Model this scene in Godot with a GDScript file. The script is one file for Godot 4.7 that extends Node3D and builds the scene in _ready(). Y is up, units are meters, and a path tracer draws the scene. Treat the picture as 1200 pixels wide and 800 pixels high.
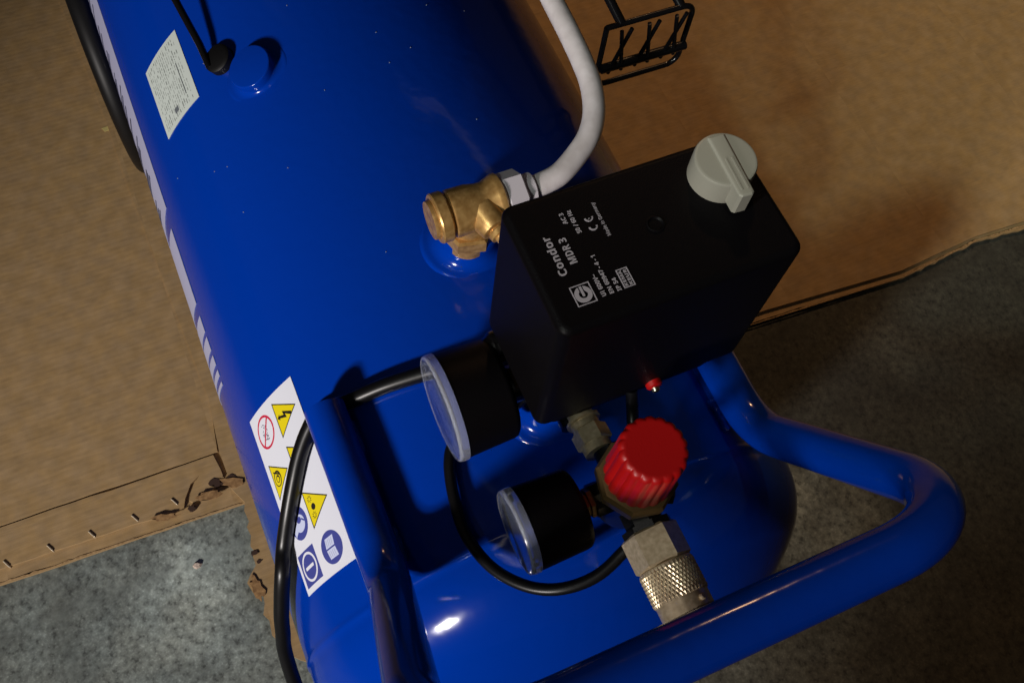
extends Node3D

const H := 0.235          # height of the tank axis above the floor
const RT := 0.15          # tank radius
var M := {}
var used := {}
var comp: Node3D

# ---------------------------------------------------------------- mesh helper
class Shape:
	var v := PackedVector3Array()
	var uv := PackedVector2Array()

	func tri(a: Vector3, b: Vector3, c: Vector3, ua := Vector2.ZERO, ub := Vector2.ZERO, uc := Vector2.ZERO) -> void:
		v.append(a); v.append(b); v.append(c)
		uv.append(ua); uv.append(ub); uv.append(uc)

	func quad(a: Vector3, b: Vector3, c: Vector3, d: Vector3, ua := Vector2.ZERO, ub := Vector2.ZERO, uc := Vector2.ZERO, ud := Vector2.ZERO) -> void:
		tri(a, b, c, ua, ub, uc)
		tri(a, c, d, ua, uc, ud)

	func fan(ring: PackedVector3Array) -> void:
		var m := Vector3.ZERO
		for p in ring:
			m += p
		m /= ring.size()
		for i in ring.size():
			tri(m, ring[i], ring[(i + 1) % ring.size()])

	func loft(rings: Array, cap0 := true, cap1 := true) -> void:
		for k in rings.size() - 1:
			var a: PackedVector3Array = rings[k]
			var b: PackedVector3Array = rings[k + 1]
			var n := a.size()
			for i in n:
				var j := (i + 1) % n
				var u0 := float(i) / n
				var u1 := float(i + 1) / n
				var w0 := float(k) / (rings.size() - 1)
				var w1 := float(k + 1) / (rings.size() - 1)
				quad(a[i], a[j], b[j], b[i], Vector2(u0, w0), Vector2(u1, w0), Vector2(u1, w1), Vector2(u0, w1))
		if cap0:
			var r: PackedVector3Array = rings[0].duplicate()
			r.reverse()
			fan(r)
		if cap1:
			fan(rings[rings.size() - 1])

	# profile: Vector2(radius, height along axis)
	func lathe(profile: Array, at: Vector3, axis: Vector3, seg := 32, turn := 0.0) -> void:
		var z := axis.normalized()
		var x := (Vector3.UP if absf(z.y) < 0.9 else Vector3.RIGHT).cross(z).normalized()
		var y := z.cross(x)
		var rings := []
		for p in profile:
			var r := PackedVector3Array()
			for i in seg:
				var a := TAU * i / seg + turn
				r.append(at + z * p.y + (x * cos(a) + y * sin(a)) * maxf(p.x, 0.00002))
			rings.append(r)
		loft(rings)

	func tube(path: Array, radius: float, seg := 14, ends := true) -> void:
		var rings := []
		var up := Vector3.UP
		for i in path.size():
			var t: Vector3 = (path[mini(i + 1, path.size() - 1)] - path[maxi(i - 1, 0)]).normalized()
			var x := up.cross(t)
			if x.length() < 0.05:
				x = Vector3.RIGHT.cross(t)
			x = x.normalized()
			up = t.cross(x).normalized()
			var r := PackedVector3Array()
			for k in seg:
				var a := TAU * k / seg
				r.append(path[i] + (x * cos(a) + up * sin(a)) * radius)
			rings.append(r)
		loft(rings, ends, ends)

	# polygon given in x,z, as a slab between two heights
	func prism(poly: PackedVector2Array, y0: float, y1: float, uvs := 1.0) -> void:
		var ix := Geometry2D.triangulate_polygon(poly)
		for k in range(0, ix.size(), 3):
			for top in [true, false]:
				var p := []
				for q in 3:
					var w: Vector2 = poly[ix[k + q]]
					p.append(Vector3(w.x, y1 if top else y0, w.y))
				var n: Vector3 = (p[2] - p[0]).cross(p[1] - p[0])
				if (n.y > 0.0) != top:
					var s = p[1]
					p[1] = p[2]
					p[2] = s
				tri(p[0], p[1], p[2], Vector2(p[0].x, p[0].z) * uvs, Vector2(p[1].x, p[1].z) * uvs, Vector2(p[2].x, p[2].z) * uvs)
		var flip := Geometry2D.is_polygon_clockwise(poly)
		for i in poly.size():
			var a := poly[i]
			var b := poly[(i + 1) % poly.size()]
			if flip:
				var s := a
				a = b
				b = s
			var l := a.distance_to(b)
			quad(Vector3(a.x, y0, a.y), Vector3(b.x, y0, b.y), Vector3(b.x, y1, b.y), Vector3(a.x, y1, a.y), Vector2(0, y0) * uvs, Vector2(l, y0) * uvs, Vector2(l, y1) * uvs, Vector2(0, y1) * uvs)

	func volume() -> float:
		var s := 0.0
		for i in range(0, v.size(), 3):
			s += v[i].dot(v[i + 2].cross(v[i + 1]))
		return s

	func mesh(material: Material, smooth := 40.0, closed := true) -> ArrayMesh:
		if closed and volume() < 0.0:
			for i in range(0, v.size(), 3):
				var s := v[i + 1]
				v[i + 1] = v[i + 2]
				v[i + 2] = s
				var t := uv[i + 1]
				uv[i + 1] = uv[i + 2]
				uv[i + 2] = t
		var fn := PackedVector3Array()
		var at := {}
		for i in range(0, v.size(), 3):
			var n := (v[i + 2] - v[i]).cross(v[i + 1] - v[i])
			fn.append(n)
			if n.length_squared() < 1e-22:
				continue
			for k in 3:
				var key := Vector3i((v[i + k] * 200000.0).round())
				if not at.has(key):
					at[key] = PackedInt32Array()
				at[key].append(i / 3)
		var nn := PackedVector3Array()
		var lim := cos(deg_to_rad(smooth))
		for i in range(0, v.size(), 3):
			var own := fn[i / 3].normalized()
			for k in 3:
				var key := Vector3i((v[i + k] * 200000.0).round())
				var s := Vector3.ZERO
				if at.has(key):
					for f in at[key]:
						if fn[f].normalized().dot(own) >= lim:
							s += fn[f]
				nn.append(s.normalized() if s.length_squared() > 1e-24 else (own if own != Vector3.ZERO else Vector3.UP))
		var a := []
		a.resize(Mesh.ARRAY_MAX)
		a[Mesh.ARRAY_VERTEX] = v
		a[Mesh.ARRAY_NORMAL] = nn
		a[Mesh.ARRAY_TEX_UV] = uv
		var m := ArrayMesh.new()
		m.add_surface_from_arrays(Mesh.PRIMITIVE_TRIANGLES, a)
		m.surface_set_material(0, material)
		return m

func part(called: String, s: Shape, m: Material, parent: Node, smooth := 40.0, closed := true) -> MeshInstance3D:
	var o := MeshInstance3D.new()
	o.name = called
	o.mesh = s.mesh(m, smooth, closed)
	parent.add_child(o, true)
	if parent == comp:
		o.position.y = H
	return o

func group_part(called: String) -> Node3D:
	var o := Node3D.new()
	o.name = called
	comp.add_child(o, true)
	o.position.y = H
	return o

func ring_rect(cx: float, cz: float, y: float, hx: float, hz: float, r: float, seg := 5) -> PackedVector3Array:
	var o := PackedVector3Array()
	for c in 4:
		var sx: float = [1, -1, -1, 1][c]
		var sz: float = [1, 1, -1, -1][c]
		for i in seg + 1:
			var a := PI / 2 * (c + float(i) / seg)
			o.append(Vector3(cx + sx * (hx - r) + cos(a) * r, y, cz + sz * (hz - r) + sin(a) * r))
	return o

func smooth_path(pts: Array, step := 8) -> Array:
	var out := []
	for i in pts.size() - 1:
		var p0: Vector3 = pts[maxi(i - 1, 0)]
		var p1: Vector3 = pts[i]
		var p2: Vector3 = pts[i + 1]
		var p3: Vector3 = pts[mini(i + 2, pts.size() - 1)]
		for k in step:
			out.append(p1.cubic_interpolate(p2, p0, p3, float(k) / step))
	out.append(pts[pts.size() - 1])
	return out

# corners of a polyline rounded with arcs
func rounded_path(pts: Array, radii: Array, seg := 12) -> Array:
	var out := [pts[0]]
	for i in range(1, pts.size() - 1):
		var p: Vector3 = pts[i]
		var a: Vector3 = (pts[i - 1] - p).normalized()
		var b: Vector3 = (pts[i + 1] - p).normalized()
		var half := a.angle_to(b) / 2
		var l: float = radii[i - 1] / tan(half)
		var c: Vector3 = p + (a + b).normalized() * (radii[i - 1] / sin(half))
		var s := p + a * l - c
		var e := p + b * l - c
		for k in seg + 1:
			out.append(c + s.slerp(e, float(k) / seg))
	out.append(pts[pts.size() - 1])
	return out

func oncyl(deg: float, z: float, r := RT) -> Vector3:
	var a := deg_to_rad(deg)
	return Vector3(sin(a) * r, cos(a) * r, z)

# ---------------------------------------------------------------- materials
func mat(c: Color, rough: float, metal := 0.0, spec := 0.5) -> StandardMaterial3D:
	var m := StandardMaterial3D.new()
	m.albedo_color = c
	m.roughness = rough
	m.metallic = metal
	m.metallic_specular = spec
	return m

func noise_tex(freq: float, octaves: int, lo: Color, hi: Color, sd: int, size := 512, normal := false, bump := 4.0) -> NoiseTexture2D:
	var n := FastNoiseLite.new()
	n.seed = sd
	n.frequency = freq
	n.noise_type = FastNoiseLite.TYPE_SIMPLEX_SMOOTH
	n.fractal_octaves = octaves
	var t := NoiseTexture2D.new()
	t.width = size
	t.height = size
	t.seamless = true
	t.noise = n
	if normal:
		t.as_normal_map = true
		t.bump_strength = bump
	else:
		var g := Gradient.new()
		g.set_color(0, lo)
		g.set_color(1, hi)
		t.color_ramp = g
	return t

func tri_map(m: StandardMaterial3D, scale: float) -> void:
	m.uv1_triplanar = true
	m.uv1_scale = Vector3.ONE * scale

func materials() -> void:
	var blue := mat(Color(0.0, 0.19, 0.59), 0.13, 0.0, 0.4)
	blue.normal_enabled = true
	blue.normal_texture = noise_tex(0.02, 2, Color.BLACK, Color.WHITE, 3, 512, true, 1.2)
	blue.normal_scale = 0.34
	tri_map(blue, 9.0)
	M.blue = blue
	var blk := mat(Color(0.035, 0.028, 0.036), 0.46, 0.0, 0.2)
	blk.normal_enabled = true
	blk.normal_texture = noise_tex(0.12, 3, Color.BLACK, Color.WHITE, 9, 256, true, 3.0)
	blk.normal_scale = 0.35
	tri_map(blk, 40.0)
	M.black = blk
	M.black_gloss = mat(Color(0.05, 0.05, 0.06), 0.22, 0.0, 0.5)
	M.rubber = mat(Color(0.045, 0.045, 0.05), 0.5, 0.0, 0.35)
	var cable := mat(Color(0.045, 0.045, 0.052), 0.36, 0.0, 0.4)
	M.cable = cable
	var brass := mat(Color(0.86, 0.70, 0.45), 0.42, 0.55)
	brass.roughness_texture = noise_tex(0.02, 4, Color(0.6, 0.6, 0.6), Color(1, 1, 1), 14, 256)
	brass.albedo_texture = noise_tex(0.03, 4, Color(0.72, 0.66, 0.58), Color(1, 1, 1), 15, 256)
	tri_map(brass, 30.0)
	M.brass = brass
	M.dark_brass = mat(Color(0.48, 0.38, 0.24), 0.42, 0.6)
	var nickel := mat(Color(0.88, 0.81, 0.69), 0.34, 0.6)
	nickel.albedo_texture = noise_tex(0.03, 4, Color(0.78, 0.76, 0.72), Color(1, 1, 1), 18, 256)
	tri_map(nickel, 40.0)
	M.nickel = nickel
	M.zinc = mat(Color(0.8, 0.77, 0.8), 0.5, 0.2)
	var alu := mat(Color(0.82, 0.79, 0.8), 0.34, 0.1)
	alu.albedo_texture = noise_tex(0.02, 4, Color(0.86, 0.85, 0.84), Color(1, 1, 1), 21, 256)
	tri_map(alu, 20.0)
	M.alu = alu
	var red := mat(Color(0.66, 0.03, 0.035), 0.42)
	red.normal_enabled = true
	red.normal_texture = noise_tex(0.1, 3, Color.BLACK, Color.WHITE, 31, 256, true, 2.0)
	red.normal_scale = 0.15
	tri_map(red, 40.0)
	M.red = red
	M.knob = mat(Color(0.58, 0.56, 0.52), 0.4)
	M.print_white = mat(Color(0.6, 0.57, 0.6), 0.6)
	M.decal_white = mat(Color(0.62, 0.63, 0.74), 0.4)
	M.decal_dark = mat(Color(0.24, 0.25, 0.33), 0.45)
	var lens := mat(Color(0.93, 0.95, 1.0, 0.02), 0.03)
	lens.transparency = BaseMaterial3D.TRANSPARENCY_ALPHA
	lens.refraction_enabled = true
	lens.refraction_scale = 0.05
	M.lens = lens
	var edge := mat(Color(0.8, 0.82, 0.88, 0.24), 0.2)
	edge.transparency = BaseMaterial3D.TRANSPARENCY_ALPHA
	M.lens_edge = edge
	M.dial = mat(Color(0.42, 0.46, 0.58), 0.5)
	M.dial_ink = mat(Color(0.6, 0.62, 0.68), 0.6)
	M.staple = mat(Color(0.85, 0.8, 0.7), 0.25, 0.35)
	M.steel = mat(Color(0.75, 0.72, 0.66), 0.3, 1.0)

# ---------------------------------------------------------------- painted label (flat print)
class Ink:
	var im: Image
	func _init(w: int, h: int, c: Color) -> void:
		im = Image.create(w, h, false, Image.FORMAT_RGB8)
		im.fill(c)
	func poly(p: PackedVector2Array, c: Color) -> void:
		var lo := p[0]
		var hi := p[0]
		for q in p:
			lo = lo.min(q)
			hi = hi.max(q)
		for y in range(maxi(0, int(lo.y)), mini(im.get_height(), int(hi.y) + 1)):
			var xs := []
			for i in p.size():
				var a := p[i]
				var b := p[(i + 1) % p.size()]
				var yy := y + 0.5
				if (a.y <= yy) != (b.y <= yy):
					xs.append(a.x + (b.x - a.x) * (yy - a.y) / (b.y - a.y))
			xs.sort()
			for k in range(0, xs.size() - 1, 2):
				var x0 := maxi(0, int(round(xs[k])))
				var x1 := mini(im.get_width(), int(round(xs[k + 1])))
				if x1 > x0:
					im.fill_rect(Rect2i(x0, y, x1 - x0, 1), c)
	func disc(o: Vector2, r: Vector2, c: Color) -> void:
		var p := PackedVector2Array()
		for i in 40:
			p.append(o + Vector2(cos(TAU * i / 40), sin(TAU * i / 40)) * r)
		poly(p, c)
	func line(a: Vector2, b: Vector2, w: float, c: Color) -> void:
		var n := (b - a).normalized().orthogonal() * w / 2
		poly(PackedVector2Array([a + n, b + n, b - n, a - n]), c)
	func tex() -> ImageTexture:
		im.generate_mipmaps()
		return ImageTexture.create_from_image(im)

# a sheet of film on the tank: angle range (degrees, from the top towards +x) and z range
func film(called: String, a0: float, a1: float, z0: float, z1: float, m: Material, lift := 0.0004, skew := 0.0, landscape := false) -> MeshInstance3D:
	var s := Shape.new()
	var n := 14
	var outer := []
	for k in 2:
		var r: float = RT + lift - k * 0.0003
		var row := []
		for i in n + 1:
			var t := float(i) / n
			row.append([oncyl(lerpf(a0, a1, t), z0 + skew * t, r), oncyl(lerpf(a0, a1, t), z1 + skew * t, r), t])
		outer.append(row)
	for i in n:
		var p = outer[0][i]
		var q = outer[0][i + 1]
		if landscape:
			s.quad(p[0], q[0], q[1], p[1], Vector2(0, 1.0 - p[2]), Vector2(0, 1.0 - q[2]), Vector2(1, 1.0 - q[2]), Vector2(1, 1.0 - p[2]))
		else:
			s.quad(p[0], q[0], q[1], p[1], Vector2(p[2], 0), Vector2(q[2], 0), Vector2(q[2], 1), Vector2(p[2], 1))
		var pb = outer[1][i]
		var qb = outer[1][i + 1]
		s.quad(pb[1], qb[1], qb[0], pb[0])
		s.quad(p[1], q[1], qb[1], pb[1])
		s.quad(pb[0], qb[0], q[0], p[0])
	s.quad(outer[0][0][0], outer[0][0][1], outer[1][0][1], outer[1][0][0])
	s.quad(outer[0][n][1], outer[0][n][0], outer[1][n][0], outer[1][n][1])
	return part(called, s, m, comp, 30.0)

func warning_print() -> ImageTexture:
	var white := Color(0.83, 0.84, 0.88)
	var w := Ink.new(1024, 480, white)
	var yel := Color(0.85, 0.78, 0.08)
	var ink := Color(0.12, 0.11, 0.1)
	var blue := Color(0.24, 0.27, 0.55)
	var pale := Color(0.74, 0.77, 0.88)
	var red := Color(0.74, 0.12, 0.24)
	for t in [[Vector2(146, 150), "bolt"], [Vector2(402, 150), "heat"], [Vector2(397, 376), "fan"], [Vector2(664, 156), "gear"]]:
		var o: Vector2 = t[0]
		for k in [1.0, 0.9]:
			w.poly(PackedVector2Array([o + Vector2(0, -120) * k, o + Vector2(104, 60) * k, o + Vector2(-104, 60) * k]), ink if k > 0.95 else yel)
		match t[1]:
			"bolt":
				w.poly(PackedVector2Array([o + Vector2(14, -74), o + Vector2(-24, -4), o + Vector2(0, -8), o + Vector2(-12, 28), o + Vector2(-22, 24), o + Vector2(-6, 50), o + Vector2(12, 28), o + Vector2(2, 28), o + Vector2(24, -26), o + Vector2(0, -22), o + Vector2(30, -66)]), ink)
			"heat":
				for k in 3:
					for q in 4:
						w.line(o + Vector2(-30 + k * 28 + (8 if q % 2 == 0 else -4), 26 - q * 18), o + Vector2(-30 + k * 28 + (-4 if q % 2 == 0 else 8), 8 - q * 18), 8, ink)
				w.line(o + Vector2(-46, 40), o + Vector2(46, 40), 9, ink)
			"fan":
				w.disc(o + Vector2(0, 4), Vector2(44, 40), ink)
				w.disc(o + Vector2(2, 6), Vector2(36, 32), yel)
				w.disc(o + Vector2(2, 2), Vector2(21, 20), ink)
				w.disc(o + Vector2(4, 4), Vector2(14, 13), yel)
				w.line(o + Vector2(-48, 34), o + Vector2(-8, -34), 8, ink)
			"gear":
				w.disc(o + Vector2(2, 6), Vector2(17, 17), ink)
				for q in [Vector2(-44, 18), Vector2(44, 18)]:
					for k in 8:
						var a: float = TAU * k / 8
						w.line(o + q + Vector2(cos(a), sin(a)) * 8, o + q + Vector2(cos(a), sin(a)) * 19, 5, Color(0.42, 0.38, 0.08))
	var pc := Vector2(137, 344)
	w.disc(pc, Vector2(92, 92), red)
	w.disc(pc, Vector2(79, 79), white)
	var rng := RandomNumberGenerator.new()
	rng.seed = 5
	for k in 26:
		var q := pc + Vector2(rng.randf_range(-52, 52), rng.randf_range(-28, 28))
		w.line(q, q + Vector2(rng.randf_range(-14, 14), rng.randf_range(-18, 18)), 5, Color(0.36, 0.34, 0.4))
	w.line(pc + Vector2(-64, -56), pc + Vector2(64, 56), 13, red)
	var d1 := Vector2(680, 330)
	w.disc(d1, Vector2(88, 88), blue)
	w.disc(d1 + Vector2(6, -10), Vector2(46, 52), pale)
	w.poly(PackedVector2Array([d1 + Vector2(-52, 70), d1 + Vector2(-30, 30), d1 + Vector2(40, 30), d1 + Vector2(58, 66)]), pale)
	w.disc(d1 + Vector2(-12, -12), Vector2(17, 22), blue)
	w.line(d1 + Vector2(-10, -36), d1 + Vector2(10, -62), 9, blue)
	var d2 := Vector2(902, 134)
	w.disc(d2, Vector2(84, 84), blue)
	w.poly(PackedVector2Array([d2 + Vector2(-54, -34), d2 + Vector2(-4, -26), d2 + Vector2(-4, 44), d2 + Vector2(-54, 34)]), pale)
	w.poly(PackedVector2Array([d2 + Vector2(4, -26), d2 + Vector2(54, -34), d2 + Vector2(54, 34), d2 + Vector2(4, 44)]), pale)
	for k in 4:
		w.line(d2 + Vector2(-46, -16 + k * 14), d2 + Vector2(-12, -12 + k * 14), 3, pale.darkened(0.2))
		w.line(d2 + Vector2(12, -12 + k * 14), d2 + Vector2(46, -16 + k * 14), 3, pale.darkened(0.2))
	var b := Vector2(906, 364)
	w.poly(PackedVector2Array([b + Vector2(-88, -92), b + Vector2(88, -92), b + Vector2(88, 92), b + Vector2(-88, 92)]), blue)
	w.disc(b, Vector2(76, 76), white)
	w.disc(b, Vector2(63, 63), blue)
	w.line(b + Vector2(0, -44), b + Vector2(0, 44), 17, white)
	return w.tex()

func rating_print() -> ImageTexture:
	var w := Ink.new(320, 512, Color(0.74, 0.78, 0.76))
	var rng := RandomNumberGenerator.new()
	rng.seed = 12
	for k in 17:
		var x := 28.0 + k * 16.0
		var y := 24.0
		while y < 480:
			var l := rng.randf_range(6, 40)
			if rng.randf() < 0.8:
				w.line(Vector2(x + rng.randf_range(-1, 1), y), Vector2(x, minf(y + l, 484)), rng.randf_range(4, 8), Color(0.74, 0.78, 0.76).darkened(rng.randf_range(0.12, 0.38)))
			y += l + rng.randf_range(4, 12)
	w.line(Vector2(250, 190), Vector2(250, 420), 6, Color(0.3, 0.32, 0.34))
	w.poly(PackedVector2Array([Vector2(130, 420), Vector2(165, 420), Vector2(165, 455), Vector2(130, 455)]), Color(0.38, 0.4, 0.42))
	return w.tex()

# ---------------------------------------------------------------- the place
func floor_texture() -> ImageTexture:
	var n := 1024
	var big := FastNoiseLite.new()
	big.seed = 71
	big.frequency = 0.006
	big.fractal_octaves = 5
	var mid := FastNoiseLite.new()
	mid.seed = 72
	mid.frequency = 0.045
	mid.fractal_octaves = 4
	var im := Image.create(n, n, false, Image.FORMAT_RGB8)
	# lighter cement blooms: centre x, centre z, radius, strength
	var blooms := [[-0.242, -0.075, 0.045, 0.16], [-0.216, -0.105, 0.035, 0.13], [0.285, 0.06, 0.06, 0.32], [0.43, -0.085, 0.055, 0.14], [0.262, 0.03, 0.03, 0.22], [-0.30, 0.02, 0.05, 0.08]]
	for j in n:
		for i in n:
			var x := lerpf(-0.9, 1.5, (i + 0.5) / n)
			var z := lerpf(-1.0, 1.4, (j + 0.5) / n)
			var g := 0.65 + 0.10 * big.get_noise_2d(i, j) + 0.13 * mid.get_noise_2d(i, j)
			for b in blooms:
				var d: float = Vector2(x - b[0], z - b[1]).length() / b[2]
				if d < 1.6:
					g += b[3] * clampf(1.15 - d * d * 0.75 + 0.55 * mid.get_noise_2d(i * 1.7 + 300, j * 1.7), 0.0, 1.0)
			var s := 0.02 * mid.get_noise_2d(i + 500, j)
			# floor turns darker and browner towards the right, with a noisy edge
			var right_tone := smoothstep(0.02, 0.34, x + 0.10 * big.get_noise_2d(i * 1.5 + 900, j * 1.5) + 0.05 * mid.get_noise_2d(i, j + 400) - 0.1 * (z + 0.1))
			g *= 1.0 - 0.54 * right_tone
			im.set_pixel(i, j, Color(g * (0.945 + s + 0.055 * right_tone), g, g * (0.965 - s - 0.09 * right_tone)))
	im.generate_mipmaps()
	return ImageTexture.create_from_image(im)

func grit_texture() -> ImageTexture:
	var n := 512
	var f := FastNoiseLite.new()
	f.seed = 77
	f.frequency = 0.05
	f.fractal_octaves = 5
	f.fractal_gain = 0.62
	var g := FastNoiseLite.new()
	g.seed = 78
	g.frequency = 0.16
	g.fractal_octaves = 2
	var a := f.get_seamless_image(n, n)
	var b := g.get_seamless_image(n, n)
	var im := Image.create(n, n, false, Image.FORMAT_RGB8)
	for j in n:
		for i in n:
			var p := a.get_pixel(i, j).r
			var q := b.get_pixel(i, j).r
			var v := 0.66 + 0.36 * (p - 0.5) + 0.10 * (q - 0.5)
			v -= 0.10 * smoothstep(0.36, 0.14, p)      # pores
			v += 0.10 * smoothstep(0.72, 0.85, q)      # pale grit
			im.set_pixel(i, j, Color(v, v, v * 0.985))
	im.generate_mipmaps()
	return ImageTexture.create_from_image(im)

func flute_normals() -> ImageTexture:
	var n := 512
	var f := FastNoiseLite.new()
	f.seed = 61
	f.frequency = 0.02
	var im := Image.create(n, n, false, Image.FORMAT_RGB8)
	for j in n:
		for i in n:
			var w := 0.35 + 0.9 * clampf(f.get_noise_2d(i * 0.7, j * 2.0) + 0.35, 0.0, 1.0)
			var s := sin(TAU * 32.0 * j / n + 0.25 * f.get_noise_2d(i * 0.3, j)) * w
			im.set_pixel(i, j, Color(0.5 + 0.03 * f.get_noise_2d(i * 3.0, j * 3.0), 0.5 + 0.16 * s, 1.0))
	im.generate_mipmaps()
	return ImageTexture.create_from_image(im)

func card_texture() -> ImageTexture:
	var n := 1024
	var streak := FastNoiseLite.new()
	streak.seed = 41
	streak.frequency = 0.02
	streak.fractal_octaves = 3
	var grain := FastNoiseLite.new()
	grain.seed = 42
	grain.frequency = 0.35
	var blot := FastNoiseLite.new()
	blot.seed = 43
	blot.frequency = 0.008
	blot.fractal_octaves = 3
	var im := Image.create(n, n, false, Image.FORMAT_RGB8)
	for j in n:
		for i in n:
			var g := 1.0 + 0.055 * streak.get_noise_2d(i * 0.5, j * 6.0) + 0.05 * grain.get_noise_2d(i * 0.6, j) + 0.09 * blot.get_noise_2d(i, j)
			var w := 0.03 * blot.get_noise_2d(i + 700, j)
			im.set_pixel(i, j, Color(0.59 * g, (0.485 + w * 0.3) * g, (0.33 + w) * g))
	im.generate_mipmaps()
	return ImageTexture.create_from_image(im)

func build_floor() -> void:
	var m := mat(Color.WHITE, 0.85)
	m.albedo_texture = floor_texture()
	m.detail_enabled = true
	m.detail_blend_mode = BaseMaterial3D.BLEND_MODE_MUL
	m.detail_uv_layer = BaseMaterial3D.DETAIL_UV_2
	m.detail_albedo = grit_texture()
	var pm := ArrayMesh.new()
	var a := []
	a.resize(Mesh.ARRAY_MAX)
	a[Mesh.ARRAY_VERTEX] = PackedVector3Array([Vector3(-6, 0, -6), Vector3(6, 0, -6), Vector3(6, 0, 6), Vector3(-6, 0, 6)])
	a[Mesh.ARRAY_NORMAL] = PackedVector3Array([Vector3.UP, Vector3.UP, Vector3.UP, Vector3.UP])
	var u := PackedVector2Array()
	var u2 := PackedVector2Array()
	for p in a[Mesh.ARRAY_VERTEX]:
		u.append(Vector2((p.x + 0.9) / 2.4, (p.z + 1.0) / 2.4))
		u2.append(Vector2(p.x, p.z) / 0.23)
	a[Mesh.ARRAY_TEX_UV] = u
	a[Mesh.ARRAY_TEX_UV2] = u2
	a[Mesh.ARRAY_INDEX] = PackedInt32Array([0, 1, 2, 0, 2, 3])
	pm.add_surface_from_arrays(Mesh.PRIMITIVE_TRIANGLES, a)
	pm.surface_set_material(0, m)
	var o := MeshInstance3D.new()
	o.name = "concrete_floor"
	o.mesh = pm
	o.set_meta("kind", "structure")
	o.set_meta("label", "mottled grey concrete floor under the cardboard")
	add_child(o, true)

func ragged(a: Vector2, b: Vector2, n: int, amp: float, rng: RandomNumberGenerator) -> PackedVector2Array:
	var o := PackedVector2Array()
	var d := (b - a).normalized().orthogonal()
	for i in n:
		var t := float(i) / n
		o.append(a.lerp(b, t) + d * (rng.randf_range(-amp, amp) if i > 0 else 0.0))
	return o

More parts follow.
